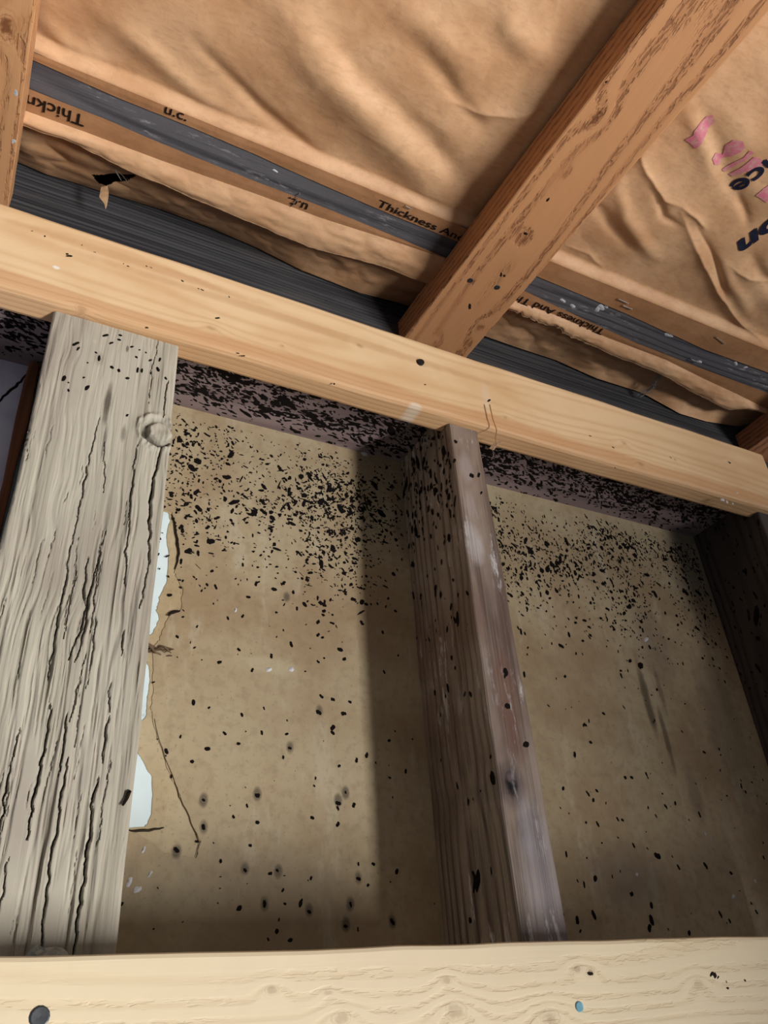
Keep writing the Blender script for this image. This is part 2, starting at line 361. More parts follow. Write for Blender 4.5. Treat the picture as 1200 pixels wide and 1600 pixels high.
# mould on the wall paper (local x, local -y is towards the room): build in x/z
def wall_spots(spots, mat, name, y=-0.00006, lift=0.0003, seed=3):
    me = blobs(spots, 0, 1, lift, seed)
    co_ = np.empty(len(me.vertices) * 3); me.vertices.foreach_get('co', co_); co_ = co_.reshape(-1, 3)
    co_ = np.stack([co_[:, 0], -co_[:, 2] + y, co_[:, 1]], 1); me.vertices.foreach_set('co', co_.ravel()); me.flip_normals() if hasattr(me, 'flip_normals') else None
    finish(me, mat); return child(wall, name, me, kind='stuff')
def dens1(u, v):
    X, Z = u / S, v / S
    t = (1.035 - Z)
    d = math.exp(-((t - 0.11) / 0.17) ** 2) if t > .11 else smooth(-0.01, 0.05, t) * 1.0
    d = max(float(d), 0.022 * math.exp(-t * 0.8))
    return float(d * (0.35 + 1.5 * max(0, 0.5 + fbm(X * 7, Z * 7, 3, 4) * 1.3)) * 0.5 * (0.7 + 0.3 * smooth(.22, .5, X)) * (1.2 - 0.9 * smooth(.60, .70, X)))
def dens2(u, v):
    X, Z = u / S, v / S; t = (1.03 - Z)
    d = math.exp(-((t - 0.10) / 0.17) ** 2) if t > .10 else float(smooth(0.0, 0.06, t))
    d = max(float(d), 0.05 * math.exp(-t * 0.9))
    return float(d * (0.35 + 1.5 * max(0, 0.5 + fbm(X * 7 + 5, Z * 7, 3, 9) * 1.3)) * 0.5)
s1 = scatter(2100, .20 * S, .715 * S, .05 * S, 1.02 * S, dens1, 0.00062, (1, 2.1), (0, 6.28), 21)
s1 += scatter(330, .20 * S, .715 * S, .55 * S, .98 * S, dens1, 0.00115, (1, 1.6), (0, 6.28), 22)
s1 += scatter(60, .25 * S, .70 * S, .6 * S, .99 * S, dens1, 0.0004, (4, 7), (0, 3.1), 24)
B1 = [(302, 1098, 5), (277, 995, 4), (343, 1035, 5), (373, 1015, 4), (378, 1117, 4), (351, 1146, 4), (373, 1162, 4), (282, 1151, 3), (260, 1174, 5), (300, 1190, 4), (388, 933, 5), (356, 966, 4), (379, 963, 4),
      (308, 979, 3), (304, 1012, 3), (394, 1047, 4), (318, 1250, 3), (318, 1292, 5), (276, 1328, 5), (383, 1360, 4), (386, 1259, 3), (268, 1213, 3), (308, 1315, 3), (402, 1243, 5), (402, 1285, 4), (493, 1216, 3),
      (488, 1278, 4), (540, 1238, 3), (528, 1255, 6), (528, 1288, 5), (553, 1258, 5), (413, 1413, 5), (433, 1360, 3), (422, 1365, 4), (560, 1373, 5), (548, 1413, 4), (483, 1425, 4), (540, 1447, 4), (583, 1350, 4),
      (620, 1362, 5), (613, 1440, 5), (486, 1372, 3), (634, 1205, 4), (424, 1025, 5), (455, 1007, 5), (497, 992, 5), (504, 996, 4), (565, 973, 6), (497, 1034, 4), (538, 1030, 5), (498, 1113, 6), (537, 1115, 6),
      (520, 1137, 6), (502, 1088, 5), (520, 1093, 5), (547, 1097, 4), (598, 988, 4), (608, 1157, 4), (448, 1147, 4), (409, 1145, 4), (453, 1169, 4), (557, 1188, 5), (573, 1180, 5), (530, 1197, 4), (622, 1024, 3), (600, 1050, 4),
      (442, 1391, 3), (445, 1412, 3), (528, 1263, 4), (560, 1350, 3), (432, 957, 3), (464, 951, 4), (506, 955, 5), (497, 972, 5), (572, 944, 5), (618, 955, 4), (189, 1413, 4), (520, 1145, 5)]
B2 = [(898, 1179, 5), (923, 1160, 4), (943, 1115, 4), (1027, 1337, 8), (930, 1373, 6), (928, 1430, 6), (1018, 1415, 6), (1018, 1438, 7), (1015, 1450, 7), (902, 1438, 6), (987, 1397, 5), (880, 1232, 4), (927, 1250, 4), (1077, 1458, 5),
      (1055, 1255, 4), (1040, 1260, 4), (965, 1280, 4), (934, 1288, 4), (990, 1321, 4), (885, 1335, 4), (970, 1048, 4), (981, 1048, 3), (889, 992, 5), (883, 1057, 4), (814, 987, 5), (820, 990, 4), (1025, 1275, 3), (977, 1215, 4), (987, 1215, 4), (1010, 1210, 4), (1093, 1273, 4), (1142, 1364, 4), (1140, 1439, 4), (1182, 1425, 4), (1193, 1340, 4), (1060, 1355, 4)]
s1 += [(*wp(x, y), q * 0.00032, r2.uniform(1, 1.3), r2.uniform(1.2, 1.9)) for x, y, q in B1]
s2 = scatter(2500, .80 * S, 1.585 * S, .02 * S, 1.02 * S, dens2, 0.00075, (1, 2.0), (1.0, 2.6), 31)
s2 += scatter(260, .80 * S, 1.55 * S, .6 * S, .99 * S, dens2, 0.00125, (1, 1.7), (0, 6.28), 32)
s2 += [(*wp(x, y), q * 0.00036, r2.uniform(1.1, 1.7), r2.uniform(1.5, 2.1)) for x, y, q in B2]
wall_spots(s1, M_mold, 'mold_spots', seed=5); wall_spots(s2, M_mold, 'mold_spots', seed=6)
lumps = [(*wp(x, y), q * 0.0006, 1.5, 1.0) for x, y, q in ((1010, 999, 4), (569, 708, 5), (1055, 818, 5), (1102, 1303, 2), (1111, 1313, 2), (1146, 1401, 3), (995, 1366, 2), (215, 1390, 3), (202, 1378, 3), (234, 1366, 2), (224, 1328, 2), (420, 1046, 3), (455, 1046, 3), (368, 953, 2), (1180, 1377, 2))]
wall_spots(lumps, M_white, 'plaster_crumbs', lift=0.0012, seed=9)

# added, unseen blocker behind the viewer: it cuts off daylight towards the right
def light_block():
    bm = bmesh.new(); bmesh.ops.create_cube(bm, size=1.0)
    for v in bm.verts: v.co = (v.co.x * 2.2 * S, v.co.y * .22 * S, v.co.z * 3.3 * S)
    bmesh.ops.bevel(bm, geom=list(bm.edges), offset=.006, segments=2, affect='EDGES')
    me = bpy.data.meshes.new('added_light_block'); bm.to_mesh(me); bm.free(); finish(me, M_lilac)
    o = link('added_light_block', me); o.location = W((2.61 + 1.1, -1.8, -2.0)); o['kind'] = 'structure'
light_block()

# ---------------------------------------------------------------- old framing
def mk(name, label, cat, group=None, **k):
    b = Board(name, **k); thing(b.ob, label, cat, group); return b
# top plates
fr = frame((-0.55, 1.045, 1.036), 'x', 'y', 0.082, 'low')
M_plate = wood('mouldy_plate_wood', rgb(142, 124, 124), rgb(104, 88, 88), ring=150, centre=(0.02, 0.16), warp=0.006, rough=0.8, bump=0.6, mott=rgb(92, 78, 76), seed=3)
plate = mk('top_plate', 'old greyish top plate, its underside peppered with black mold above the wall board', 'wall plate', origin=(-0.55, 1.045, 1.036), ul='x', vl='y', L=2.9, Wd=0.215, T=0.155, mat=M_plate, face='low', nu=40, seed=4)
def dpl(u, v):
    X = u / S - 0.55; Y = v / S
    e = 0.12 + 0.88 * smooth(.150, .075, Y)
    return float(e * (0.5 + 1.0 * max(0, 0.5 + fbm(X * 8, Y * 10, 3, 14) * 1.4)) * (0.7 if X > 9 else 1))
ps = scatter(5400, 0.15 * S, 2.2 * S, 0.0, .15 * S, dpl, 0.00088, (1.3, 3.4), (-0.3, 0.9), 41)
spots_on(plate, 'mold_spots', ps, seed=42)

# studs: profile notched behind the ledger
def stud(name, label, xl, w, mat, cat='stud', seed=1, z0=-0.3, y1=YB - 0.001, front_grid=None, taper=0.0):
    b = Board.__new__(Board); b.o = np.array((xl, 1.0, z0)); b.U, b.V = AX['z'], AX['x']; b.N = np.cross(b.U, b.V)
    b.L, b.Wd, b.T, b.fw, b.out, b.face = (1.035 - z0) * S, w * S, (y1 - 1) * S, 0.0, -1, 'low'
    H1 = (0.994 - z0) * S; H2 = b.L; nd = 0.044 * S; T = b.T; Wd = b.Wd; bev = 0.0018
    nu = front_grid[0] if front_grid else 70; nv = front_grid[1] if front_grid else 6
    us = np.linspace(0, H1, nu + 1)
    vv = np.concatenate([[0, bev * .35], np.linspace(bev, Wd - bev, nv + 1), [Wd - bev * .35, Wd]])
    wbase = np.concatenate([[bev, bev * .35], np.zeros(nv + 1), [bev * .35, bev]])
    Ug, Vg = np.meshgrid(us, vv, indexing='ij'); Wg = np.tile(wbase, (nu + 1, 1))
    eL = fbm(us * 13, us * 0 + .3, 3, seed) * 0.0018; eR = fbm(us * 13, us * 0 + 5.3, 3, seed) * 0.0018
    fr_ = (Vg / Wd); Vg = Vg + eL[:, None] * (1 - fr_) + eR[:, None] * fr_
    Vg = Vg * (1 - taper * Ug / H1)
    crk = np.zeros_like(Ug)
    if front_grid:
        dW, crk, dV = front_grid[2](Ug, Vg, b); Wg = Wg + dW; Vg = Vg + dV
    n0 = nu + 1; n1 = len(vv); verts = np.stack([Ug, Vg, Wg], -1).reshape(-1, 3).tolist(); fs = []
    for i in range(nu):
        for j in range(n1 - 1):
            a = i * n1 + j; fs.append((a, a + 1, a + n1 + 1, a + n1))
    cv = crk.reshape(-1).tolist()
    # back, sides and the notch at the top
    def add(p): verts.append(p); cv.append(0.0); return len(verts) - 1
    LB = [add((us[i], Vg[i, 0], T)) for i in range(nu + 1)]; RB = [add((us[i], Vg[i, -1], T)) for i in range(nu + 1)]
    for i in range(nu):
        fs.append((i * n1, (i + 1) * n1, LB[i + 1], LB[i])); fs.append((i * n1 + n1 - 1, RB[i], RB[i + 1], (i + 1) * n1 + n1 - 1)); fs.append((LB[i], LB[i + 1], RB[i + 1], RB[i]))
    fs.append(tuple([j for j in range(n1)] + [RB[0], LB[0]]))
    tl, tr = add((H1, Vg[-1, 0], nd)), add((H1, Vg[-1, -1], nd)); ul, ur = add((H2, Vg[-1, 0], nd)), add((H2, Vg[-1, -1], nd)); bl, br = add((H2, Vg[-1, 0], T)), add((H2, Vg[-1, -1], T))
    top = nu * n1
    fs.append(tuple([top + j for j in range(n1)] + [tr, tl])); fs += [(tl, tr, ur, ul), (ul, ur, br, bl), (tl, ul, bl, LB[nu]), (tr, RB[nu], br, ur), (LB[nu], bl, br, RB[nu])]
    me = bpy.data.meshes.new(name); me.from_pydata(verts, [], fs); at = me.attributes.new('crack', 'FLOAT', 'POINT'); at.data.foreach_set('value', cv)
    finish(me, mat); b.finish_obj(name, me, None)
    if front_grid: b.ob.data.polygons.foreach_set('use_smooth', [True] * len(b.ob.data.polygons)); b.ob.data.set_sharp_from_angle(angle=math.radians(50))
    thing(b.ob, label, cat, 'old wall studs' if cat == 'stud' else None); return b

pf = frame((-0.009, 1.0, -0.3), 'z', 'x', 0.1, 'low')
CR = [([(262, 595), (258, 625), (255, 652)], 1.0, 2.2), ([(252, 698), (247, 725), (240, 745), (238, 765), (235, 800), (233, 850), (232, 880)], 1.9, 4), ([(232, 880), (224, 920), (218, 950)], .8, 2),
      ([(247, 530), (243, 555), (238, 575), (232, 630)], .6, 1.2), ([(155, 650), (145, 690), (133, 750), (122, 800), (108, 870)], .8, 2.0), ([(108, 870), (98, 930), (86, 1000), (76, 1060)], .9, 2.4),
      ([(163, 690), (163, 730), (163, 770)], .5, 1.5), ([(216, 690), (208, 740), (203, 800), (197, 860), (195, 915)], .9, 2.2), ([(137, 870), (130, 920), (136, 945), (125, 990), (113, 1012), (108, 1030)], 1.0, 2.5),
      ([(155, 860), (145, 905), (140, 930), (135, 970), (126, 1010), (118, 1032)], 1.0, 2.5), ([(165, 830), (152, 880), (147, 950), (140, 990)], .7, 1.6), ([(193, 985), (190, 1022)], 1.0, 2.2), ([(170, 1120), (165, 1150), (160, 1190)], 1.1, 2.6), ([(173, 1065), (170, 1110)], .7, 1.6),
      ([(153, 1215), (145, 1250), (140, 1310), (132, 1370), (124, 1430), (114, 1490)], 1.5, 3.4), ([(105, 1185), (95, 1250), (88, 1300), (78, 1350), (72, 1410), (62, 1485)], 1.0, 2.6), ([(80, 1100), (72, 1150), (60, 1220), (50, 1260), (42, 1310)], 1.2, 3.0),
      ([(18, 1190), (8, 1250), (-4, 1310)], 1.1, 2.6), ([(28, 1140), (20, 1190)], .9, 2), ([(104, 1115), (100, 1160), (92, 1210)], 1.0, 2.4), ([(12, 1340), (4, 1400), (-4, 1430)], .8, 2), ([(48, 640), (40, 720)], .4, 1.0),
      ([(150, 960), (142, 1040), (135, 1075)], .6, 1.6), ([(120, 880), (112, 930), (100, 1000)], .6, 1.5), ([(135, 1020), (118, 1090), (108, 1130)], .6, 1.5), ([(172, 1190), (160, 1260), (152, 1330)], .4, 1.2)]
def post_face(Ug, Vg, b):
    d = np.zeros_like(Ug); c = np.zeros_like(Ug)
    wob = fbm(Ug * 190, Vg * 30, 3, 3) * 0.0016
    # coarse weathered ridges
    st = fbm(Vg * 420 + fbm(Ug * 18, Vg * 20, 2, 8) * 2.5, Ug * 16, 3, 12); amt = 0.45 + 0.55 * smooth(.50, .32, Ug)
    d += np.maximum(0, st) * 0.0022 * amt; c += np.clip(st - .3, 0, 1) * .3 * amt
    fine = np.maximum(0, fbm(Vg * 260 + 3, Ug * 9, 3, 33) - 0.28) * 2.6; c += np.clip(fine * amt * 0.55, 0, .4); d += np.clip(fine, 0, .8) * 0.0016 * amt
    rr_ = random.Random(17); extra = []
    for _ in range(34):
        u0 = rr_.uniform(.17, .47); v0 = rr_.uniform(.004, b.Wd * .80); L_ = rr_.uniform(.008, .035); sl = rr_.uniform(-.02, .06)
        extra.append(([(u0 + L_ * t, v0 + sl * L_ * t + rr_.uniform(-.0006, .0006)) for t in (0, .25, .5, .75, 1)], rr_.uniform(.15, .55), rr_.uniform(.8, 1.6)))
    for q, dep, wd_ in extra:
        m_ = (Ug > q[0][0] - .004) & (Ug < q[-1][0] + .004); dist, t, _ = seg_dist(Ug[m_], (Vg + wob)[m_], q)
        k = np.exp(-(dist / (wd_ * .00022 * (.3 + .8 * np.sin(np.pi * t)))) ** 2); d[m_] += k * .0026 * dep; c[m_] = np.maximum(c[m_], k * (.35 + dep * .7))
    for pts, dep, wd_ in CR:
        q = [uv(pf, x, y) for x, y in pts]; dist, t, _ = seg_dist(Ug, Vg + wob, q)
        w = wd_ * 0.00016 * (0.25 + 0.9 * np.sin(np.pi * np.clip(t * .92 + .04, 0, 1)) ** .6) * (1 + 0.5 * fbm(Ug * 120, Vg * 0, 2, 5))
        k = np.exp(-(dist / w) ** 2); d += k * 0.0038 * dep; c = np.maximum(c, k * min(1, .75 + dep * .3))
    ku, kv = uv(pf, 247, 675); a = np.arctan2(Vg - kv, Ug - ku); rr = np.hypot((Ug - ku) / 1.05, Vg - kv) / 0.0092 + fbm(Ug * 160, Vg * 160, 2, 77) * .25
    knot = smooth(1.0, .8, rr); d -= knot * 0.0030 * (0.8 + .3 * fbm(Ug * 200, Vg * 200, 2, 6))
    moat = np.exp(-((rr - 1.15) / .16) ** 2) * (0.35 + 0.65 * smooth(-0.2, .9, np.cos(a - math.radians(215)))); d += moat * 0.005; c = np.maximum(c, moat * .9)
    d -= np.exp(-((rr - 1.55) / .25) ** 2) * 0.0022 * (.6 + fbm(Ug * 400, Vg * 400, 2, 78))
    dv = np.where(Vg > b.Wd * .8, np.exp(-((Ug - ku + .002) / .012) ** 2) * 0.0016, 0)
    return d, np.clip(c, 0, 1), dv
pu = lambda x, y: uv(pf, x, y)
st_ = [(*pu(168, 630), .022, .0028, .8, rgb(62, 50, 38)), (*pu(163, 690), .018, .0014, .6, rgb(58, 46, 36)), (*pu(193, 677), .009, .0022, .55, rgb(70, 60, 50)), (*pu(199, 545), .004, .0012, .7, rgb(60, 48, 38)), (*pu(155, 560), .008, .004, .3, rgb(96, 80, 64)), (*pu(148, 533), .003, .0018, .6, rgb(190, 180, 160))]
M_post = wood('weathered_grey_wood', rgb(186, 180, 164), rgb(150, 142, 126), ring=130, centre=(0.06, 0.09), warp=0.02, rough=0.85, bump=0.9, mott=rgb(148, 134, 126), mott_amt=.5, crack=True, stains_glints=st_, seed=6, spec=.15, fibre=.35, ring_amt=.45)
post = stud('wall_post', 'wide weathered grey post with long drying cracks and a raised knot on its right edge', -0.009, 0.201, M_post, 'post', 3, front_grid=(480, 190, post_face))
pk = [(119, 537, 5), (165, 524, 4), (188, 524, 3), (186, 531, 4), (174, 536, 3), (155, 560, 4), (100, 591, 5), (136, 606, 5), (131, 590, 3), (186, 579, 4), (215, 578, 4), (222, 579, 3), (247, 577, 4), (259, 591, 4), (137, 567, 2), (199, 591, 3), (199, 649, 3), (206, 542, 3), (218, 547, 2), (235, 563, 3), (250, 562, 3), (213, 558, 3), (107, 598, 2), (107, 610, 3), (150, 551, 3), (228, 551, 2), (122, 545, 3), (175, 574, 4), (236, 583, 2)]
spots_on(post, 'mold_spots', px_spots(post, pk, 1.8, .4, .0003), seed=4, lift=.0012)

mf = frame((0.722, 1.0, -0.3), 'z', 'x', 0.1, 'low')
M_mid = wood('glossy_brown_stud_wood', rgb(150, 134, 122), rgb(78, 64, 58), ring=150, centre=(0.02, 0.04), rough=0.34, bump=1.0, knots=[(*uv(mf, 799, 1224), .0085, 1.0)], kcol=rgb(30, 24, 24), mott=rgb(104, 84, 74), mott_amt=.8, stains_glints=[(*uv(mf, x, y), a, b, c, d) for x, y, a, b, c, d in ((742, 850, .022, .010, .6, rgb(196, 190, 190)), (728, 730, .02, .008, .4, rgb(180, 172, 172)), (735, 790, .02, .006, .3, rgb(180, 172, 172)), (745, 960, .03, .010, .5, rgb(104, 72, 60)), (790, 1080, .04, .012, .45, rgb(120, 80, 64)), (805, 1160, .02, .01, .4, rgb(112, 76, 62)), (850, 1380, .06, .02, .45, rgb(150, 146, 154)), (820, 1280, .03, .006, .4, rgb(160, 156, 162)), (799, 1224, .020, .013, .6, rgb(74, 62, 62)), (799, 1225, .010, .006, 1.0, rgb(20, 16, 17)), (798, 1215, .004, .004, .6, rgb(120, 104, 104)))], white=0.95, seed=2, spec=0.5, fibre=.7, warp=.01)  # silver patches and some white flecks put gloss highlights into the colour
mid = stud('wall_stud', 'dark brown glossy stud with white flecks and a knot, standing between the two bays', 0.722, 0.091, M_mid, seed=9, taper=.24)
def stud_mold(b, name, n, seed, dens, rad=.001, face='left'):
    """growth on the left side of a stud"""
    r = random.Random(seed); sp = []
    k = 0
    while len(sp) < n and k < n * 50:
        k += 1; u = r.uniform(.3 * S, b.L); w = r.uniform(.004, b.T)
        if r.random() < dens(u / S - .3, w): sp.append((u, w, rad * math.exp(r.gauss(0, .4)), r.uniform(1.2, 3), r.uniform(-.3, .3)))
    me = blobs(sp, 0, 1, .0003, seed); co_ = np.empty(len(me.vertices) * 3); me.vertices.foreach_get('co', co_); co_ = co_.reshape(-1, 3)
    co_ = np.stack([co_[:, 0], -co_[:, 2] - .0003, co_[:, 1]], 1); me.vertices.foreach_set('co', co_.ravel()); me.flip_normals(); finish(me, M_mold); return child(b, name, me, kind='stuff')
stud_mold(mid, 'mold_spots', 240, 4, lambda z, w: 1.0 if z > .8 else (.25 if z > .55 else .06))
sp = [(*mid.uvp(x, y), q * .0004, 1.6, .5) for x, y, q in ((710, 720, 4), (737, 743, 5), (748, 742, 4), (793, 1103, 5), (790, 1050, 5), (712, 690, 4), (726, 1085, 3), (789, 1056, 3), (822, 1163, 5), (752, 770, 3))]
spots_on(mid, 'mold_spots', sp)
M_rs = wood('charcoal_stud_wood', rgb(74, 66, 62), rgb(42, 36, 36), ring=140, rough=0.8, bump=.7, mott=rgb(38, 34, 34), seed=12)
rst = stud('wall_stud', 'blackened stud at the right edge of the right-hand bay', 1.597, 0.080, M_rs, seed=14)
stud_mold(rst, 'mold_spots', 160, 8, lambda z, w: .6 if z > .6 else .15)

# wood strip left of the post
M_strip = wood('reddish_brown_strip', rgb(132, 84, 56), rgb(84, 50, 34), ring=120, rough=.8, seed=5)
mk('corner_strip', 'thin reddish brown wooden strip left of the weathered post, over pale painted board', 'strip', origin=(-0.030, 1.172, -0.3), ul='z', vl='x', L=1.33, Wd=0.017, T=0.022, mat=M_strip, face='low', wob=.0012, seed=4)

# rim board with saw grooves
g = G('charcoal_grooved_wood')
fr1 = g.noise(g.sc(3, 300, 300), 1, 3); fr2 = g.noise(g.sc(5, 30, 30), 1, 3)
col = g.mix(g.mr(fr1, .35, .7), rgb(72, 72, 74), rgb(42, 42, 46)); col = g.mix(g.ma('MULTIPLY', g.mr(fr2, .5, .7), .4), col, rgb(96, 92, 90))
M_rim = g.done(col, .8, fr1, .5, .001, .2)
def rim():
    T = .07 * S; Wd = .78 * S; L = 2.9 * S; nz = 420; nx = 90; zz = np.linspace(0, Wd, nz); xx = np.linspace(0, L, nx)
    Xg, Zg = np.meshgrid(xx, zz, indexing='ij')
    ph = (Zg + fbm(Xg * 3, Zg * 6, 2, 4) * .006) / .0052
    gr = np.clip(np.sin(ph * 2 * math.pi) * .5 + .5, 0, 1) ** 3 * (.6 + .6 * fbm(Xg * 9, Zg * 220, 2, 7))
    Wg = T - gr * .0016
    v = np.stack([Xg, Zg, Wg], -1).reshape(-1, 3).tolist(); f = []
    for i in range(nx - 1):
        for j in range(nz - 1): a = i * nz + j; f.append((a, a + nz, a + nz + 1, a + 1))
    b0 = len(v); v += [(0, 0, 0), (L, 0, 0), (L, Wd, 0), (0, Wd, 0)]
    f += [(b0, b0 + 3, b0 + 2, b0 + 1), tuple([b0, b0 + 1] + [i * nz for i in reversed(range(nx))]), tuple([b0 + 2, b0 + 3] + [i * nz + nz - 1 for i in range(nx)]),
          tuple([b0 + 3, b0] + list(range(nz))), tuple([b0 + 1, b0 + 2] + [(nx - 1) * nz + j for j in reversed(range(nz))])]
    b = Board.__new__(Board); b.o = np.array((-.55, 1.34, 1.194)); b.U, b.V = AX['x'], AX['z']; b.N = np.cross(b.U, b.V); b.L, b.Wd, b.T, b.fw, b.out, b.face = L, Wd, T, T, 1, 'high'
    me = bpy.data.meshes.new('rim_board'); me.from_pydata(v, [], f); finish(me, M_rim); b.finish_obj('rim_board', me, None)
    thing(b.ob, 'charcoal grey rim board with fine horizontal saw grooves above the ledger', 'board'); return b
rimb = rim()
# joist whose grey underside shows between the paper flanges
jf = frame((-0.55, .95, 1.577), 'x', 'y', .3, 'low')
M_joist = wood('slate_grey_joist_wood', rgb(104, 102, 106), rgb(62, 60, 66), ring=170, centre=(.01, .05), warp=.01, rough=.75, bump=.7, white=.5, seed=21, mott=rgb(78, 76, 82), fibre=.45)
joist = mk('ceiling_joist', 'old slate grey joist showing as a narrow strip between the brown paper flanges', 'joist', origin=(-0.55, .95, 1.577), ul='x', vl='y', L=2.9, Wd=.138, T=.38, mat=M_joist, face='low', nu=60, seed=8)
wl = [(*joist.uvp(x, y), q * .0005, 1.6, .2) for x, y, q in ((880, 470, 5), (895, 478, 5), (934, 483, 6), (948, 478, 5), (940, 480, 7), (1043, 523, 6), (1048, 524, 5), (1093, 565, 5), (1150, 568, 5), (1165, 574, 4), (560, 310, 4), (430, 267, 3))]
spots_on(joist, 'paint_flecks', wl, M_white, 4, .0006)
# roof deck closing the bays
M_deck = wood('roof_deck_wood', rgb(110, 90, 70), rgb(80, 62, 48), rough=.8, seed=7)
dk = Board('ceiling', origin=(-0.8, -.6, 1.985), ul='x', vl='y', L=3.4, Wd=2.1, T=.04, mat=M_deck, face='low', nu=10); dk.ob['kind'] = 'structure'

# ---------------------------------------------------------------- new timber
lf = frame((-0.56, 1.034, .995), 'x', 'z', .052, 'high')
lk = [(330, 513, .006, .45), (562, 540, .0045, .7), (440, 540, .003, .6), (128, 480, .005, .5), (745, 672, .004, .75), (790, 653, .004, .5), (1001, 725, .006, .55), (975, 692, .005, .5), (1055, 718, .003, .7), (1139, 722, .0035, .7)]
M_led = wood('pale_pine_ledger', rgb(234, 204, 162), rgb(214, 176, 132), ring=230, centre=(.055, .085), warp=.016, rough=.55, bump=.3, knots=[(*uv(lf, x, y), r, k) for x, y, r, k in lk], ring_amt=.5, fibre=.14,
             mott=rgb(206, 160, 108), mott_amt=.4, seed=1, arris=(.020, .55, rgb(196, 142, 96)), stains_glints=[(*uv(lf, 500, 515), .25, .006, .35, rgb(176, 124, 78)), (*uv(lf, 465, 590), .012, .003, .8, rgb(232, 224, 212)), (*uv(lf, 651, 634), .008, .004, .5, rgb(228, 220, 206)), (*uv(lf, 760, 620), .006, .02, .3, rgb(226, 212, 196)), (*uv(lf, 88, 418), .003, .002, .9, rgb(240, 238, 232)), (*uv(lf, 230, 415), .12, .006, .4, rgb(184, 130, 84))])
ledger = mk('ledger_board', 'pale new pine ledger crossing the studs below the grooved rim board', 'board', origin=(-0.56, 1.034, .995), ul='x', vl='z', L=2.235, Wd=.187, T=.052, mat=M_led, face='high', nu=110, wob=.0006, bev=.004, seed=2)
nail(ledger, 656, 567, .0037, flat_mat('black_nail', rgb(40, 38, 38), .5, .4, .3), .25, h=.0022)
sp = [(x, y, q) for x, y, q in ((108, 400, 5), (105, 397, 3), (340, 497, 4), (193, 412, 2), (200, 416, 2), (229, 416, 2), (236, 418, 2), (148, 394, 2), (128, 383, 2), (50, 361, 2), (285, 439, 3), (310, 451, 2), (316, 453, 3), (358, 464, 3), (372, 552, 3), (380, 556, 3), (230, 512, 3), (522, 600, 3), (664, 601, 3), (764, 626, 5), (922, 681, 3), (958, 699, 4), (961, 731, 3), (1140, 723, 5), (70, 369, 3), (552, 482, 2), (540, 470, 2), (510, 470, 2), (1048, 715, 3))]
spots_on(ledger, 'dirt_specks', px_spots(ledger, sp, 1.7, .2, .00026), M_dark)
lt = [(*ledger.uvp(x, y), q * .0004, 1.4, .2) for x, y, q in ((1152, 770, 3), (1129, 781, 5), (1136, 784, 4), (1145, 787, 3))]
spots_on(ledger, 'paint_flecks', lt, M_white, 4, .0008)
bpyO = (-.25, .962, -.107)
bf = frame(bpyO, 'x', 'z', .0425, 'high')
bk = [(425, 1548, .004, .5), (513, 1552, .003, .4), (697, 1532, .004, .5), (902, 1513, .0045, .6), (922, 1519, .004, .95), (532, 1590, .006, .45), (712, 1580, .008, .45), (860, 1590, .008, .5), (1090, 1538, .006, .35)]
M_bot = wood('creamy_pine_board', rgb(232, 214, 180), rgb(214, 188, 148), ring=300, centre=(.1, .12), warp=.008, rough=.55, bump=.5, knots=[(*uv(bf, x, y), r, k) for x, y, r, k in bk], ring_amt=.28, fibre=.12, pits=.13, pit_col=rgb(190, 160, 120), mott=rgb(214, 196, 170), seed=4)
bot = mk('cross_board', 'creamy new pine board across the bottom with a large nail head near its left end', 'board', origin=bpyO, ul='x', vl='z', L=1.75, Wd=.190, T=.0425, mat=M_bot, face='high', nu=90, wob=.0006, bev=.0025, seed=12)
nail(bot, 62, 1589, .0042); nail(bot, 905, 1573, .0027, flat_mat('pale_blue_nail', rgb(130, 185, 205), .5))
spots_on(bot, 'dirt_specks', px_spots(bot, [(1112, 1522, 4), (1117, 1524, 4), (1122, 1527, 2), (1135, 1534, 2), (1137, 1544, 2), (1164, 1532, 2), (922, 1521, 4)], 1.6, .2, .0003), M_dark)

brg = 'new wooden braces under the ceiling'
def brace(label, x0, y0, y1, knots, seed, light, dark, tone, wd_=.186):
    o = (x0, y0, 1.570)
    f_ = frame(o, 'y', 'x', .08, 'high')
    m = wood('orange_fir_brace', light, dark, ring=150, centre=(.05, .10), warp=.012, rough=.6, bump=.6, knots=[(*uv(f_, x, y), r * 1.3, min(1.2, k * 1.5)) for x, y, r, k in knots], ring_amt=.5, fibre=.16, pits=.5, pit_col=tone, seed=seed)
    return mk('ceiling_brace', label, 'board', brg, origin=o, ul='y', vl='x', L=y1 - y0, Wd=wd_, T=.080, mat=m, face='high', nu=60, wob=.0008, bev=.002, seed=int(seed) + 3)
BR = 0.8245
def skew(b, k):                      # the brace runs a few degrees off square
    co_ = b.ob.data; n = len(co_.vertices); a = np.empty(n * 3); co_.vertices.foreach_get('co', a); a = a.reshape(-1, 3); a[:, 1] += (b.L - a[:, 0]) * k; co_.vertices.foreach_set('co', a.ravel()); co_.update()
br = brace('orange-brown new wooden brace running diagonally up to the top right corner', .800, -.1, 1.268, [(932, 183, .008, .8), (820, 373, .006, .7), (748, 512, .006, .5), (680, 537, .0055, .5), (884, 271, .003, .5)], 31, rgb(206, 150, 104), rgb(176, 118, 78), rgb(112, 66, 42))
skew(br, .042)
for x, y in ((735, 438), (777, 449)): nail(br, x, y, .0032, M_steel)
spots_on(br, 'dirt_specks', px_spots(br, [(783, 429, 4), (788, 431, 3), (734, 479, 5), (821, 365, 5), (856, 312, 3), (947, 128, 2)], 1.6, .2, .0004), M_dark)
lb = brace('orange-brown new brace at the top left corner ending on the ledger', -.327, -.1, 1.268, [(10, 42, .009, .8)], 36, rgb(208, 156, 110), rgb(186, 130, 86), rgb(150, 98, 64))
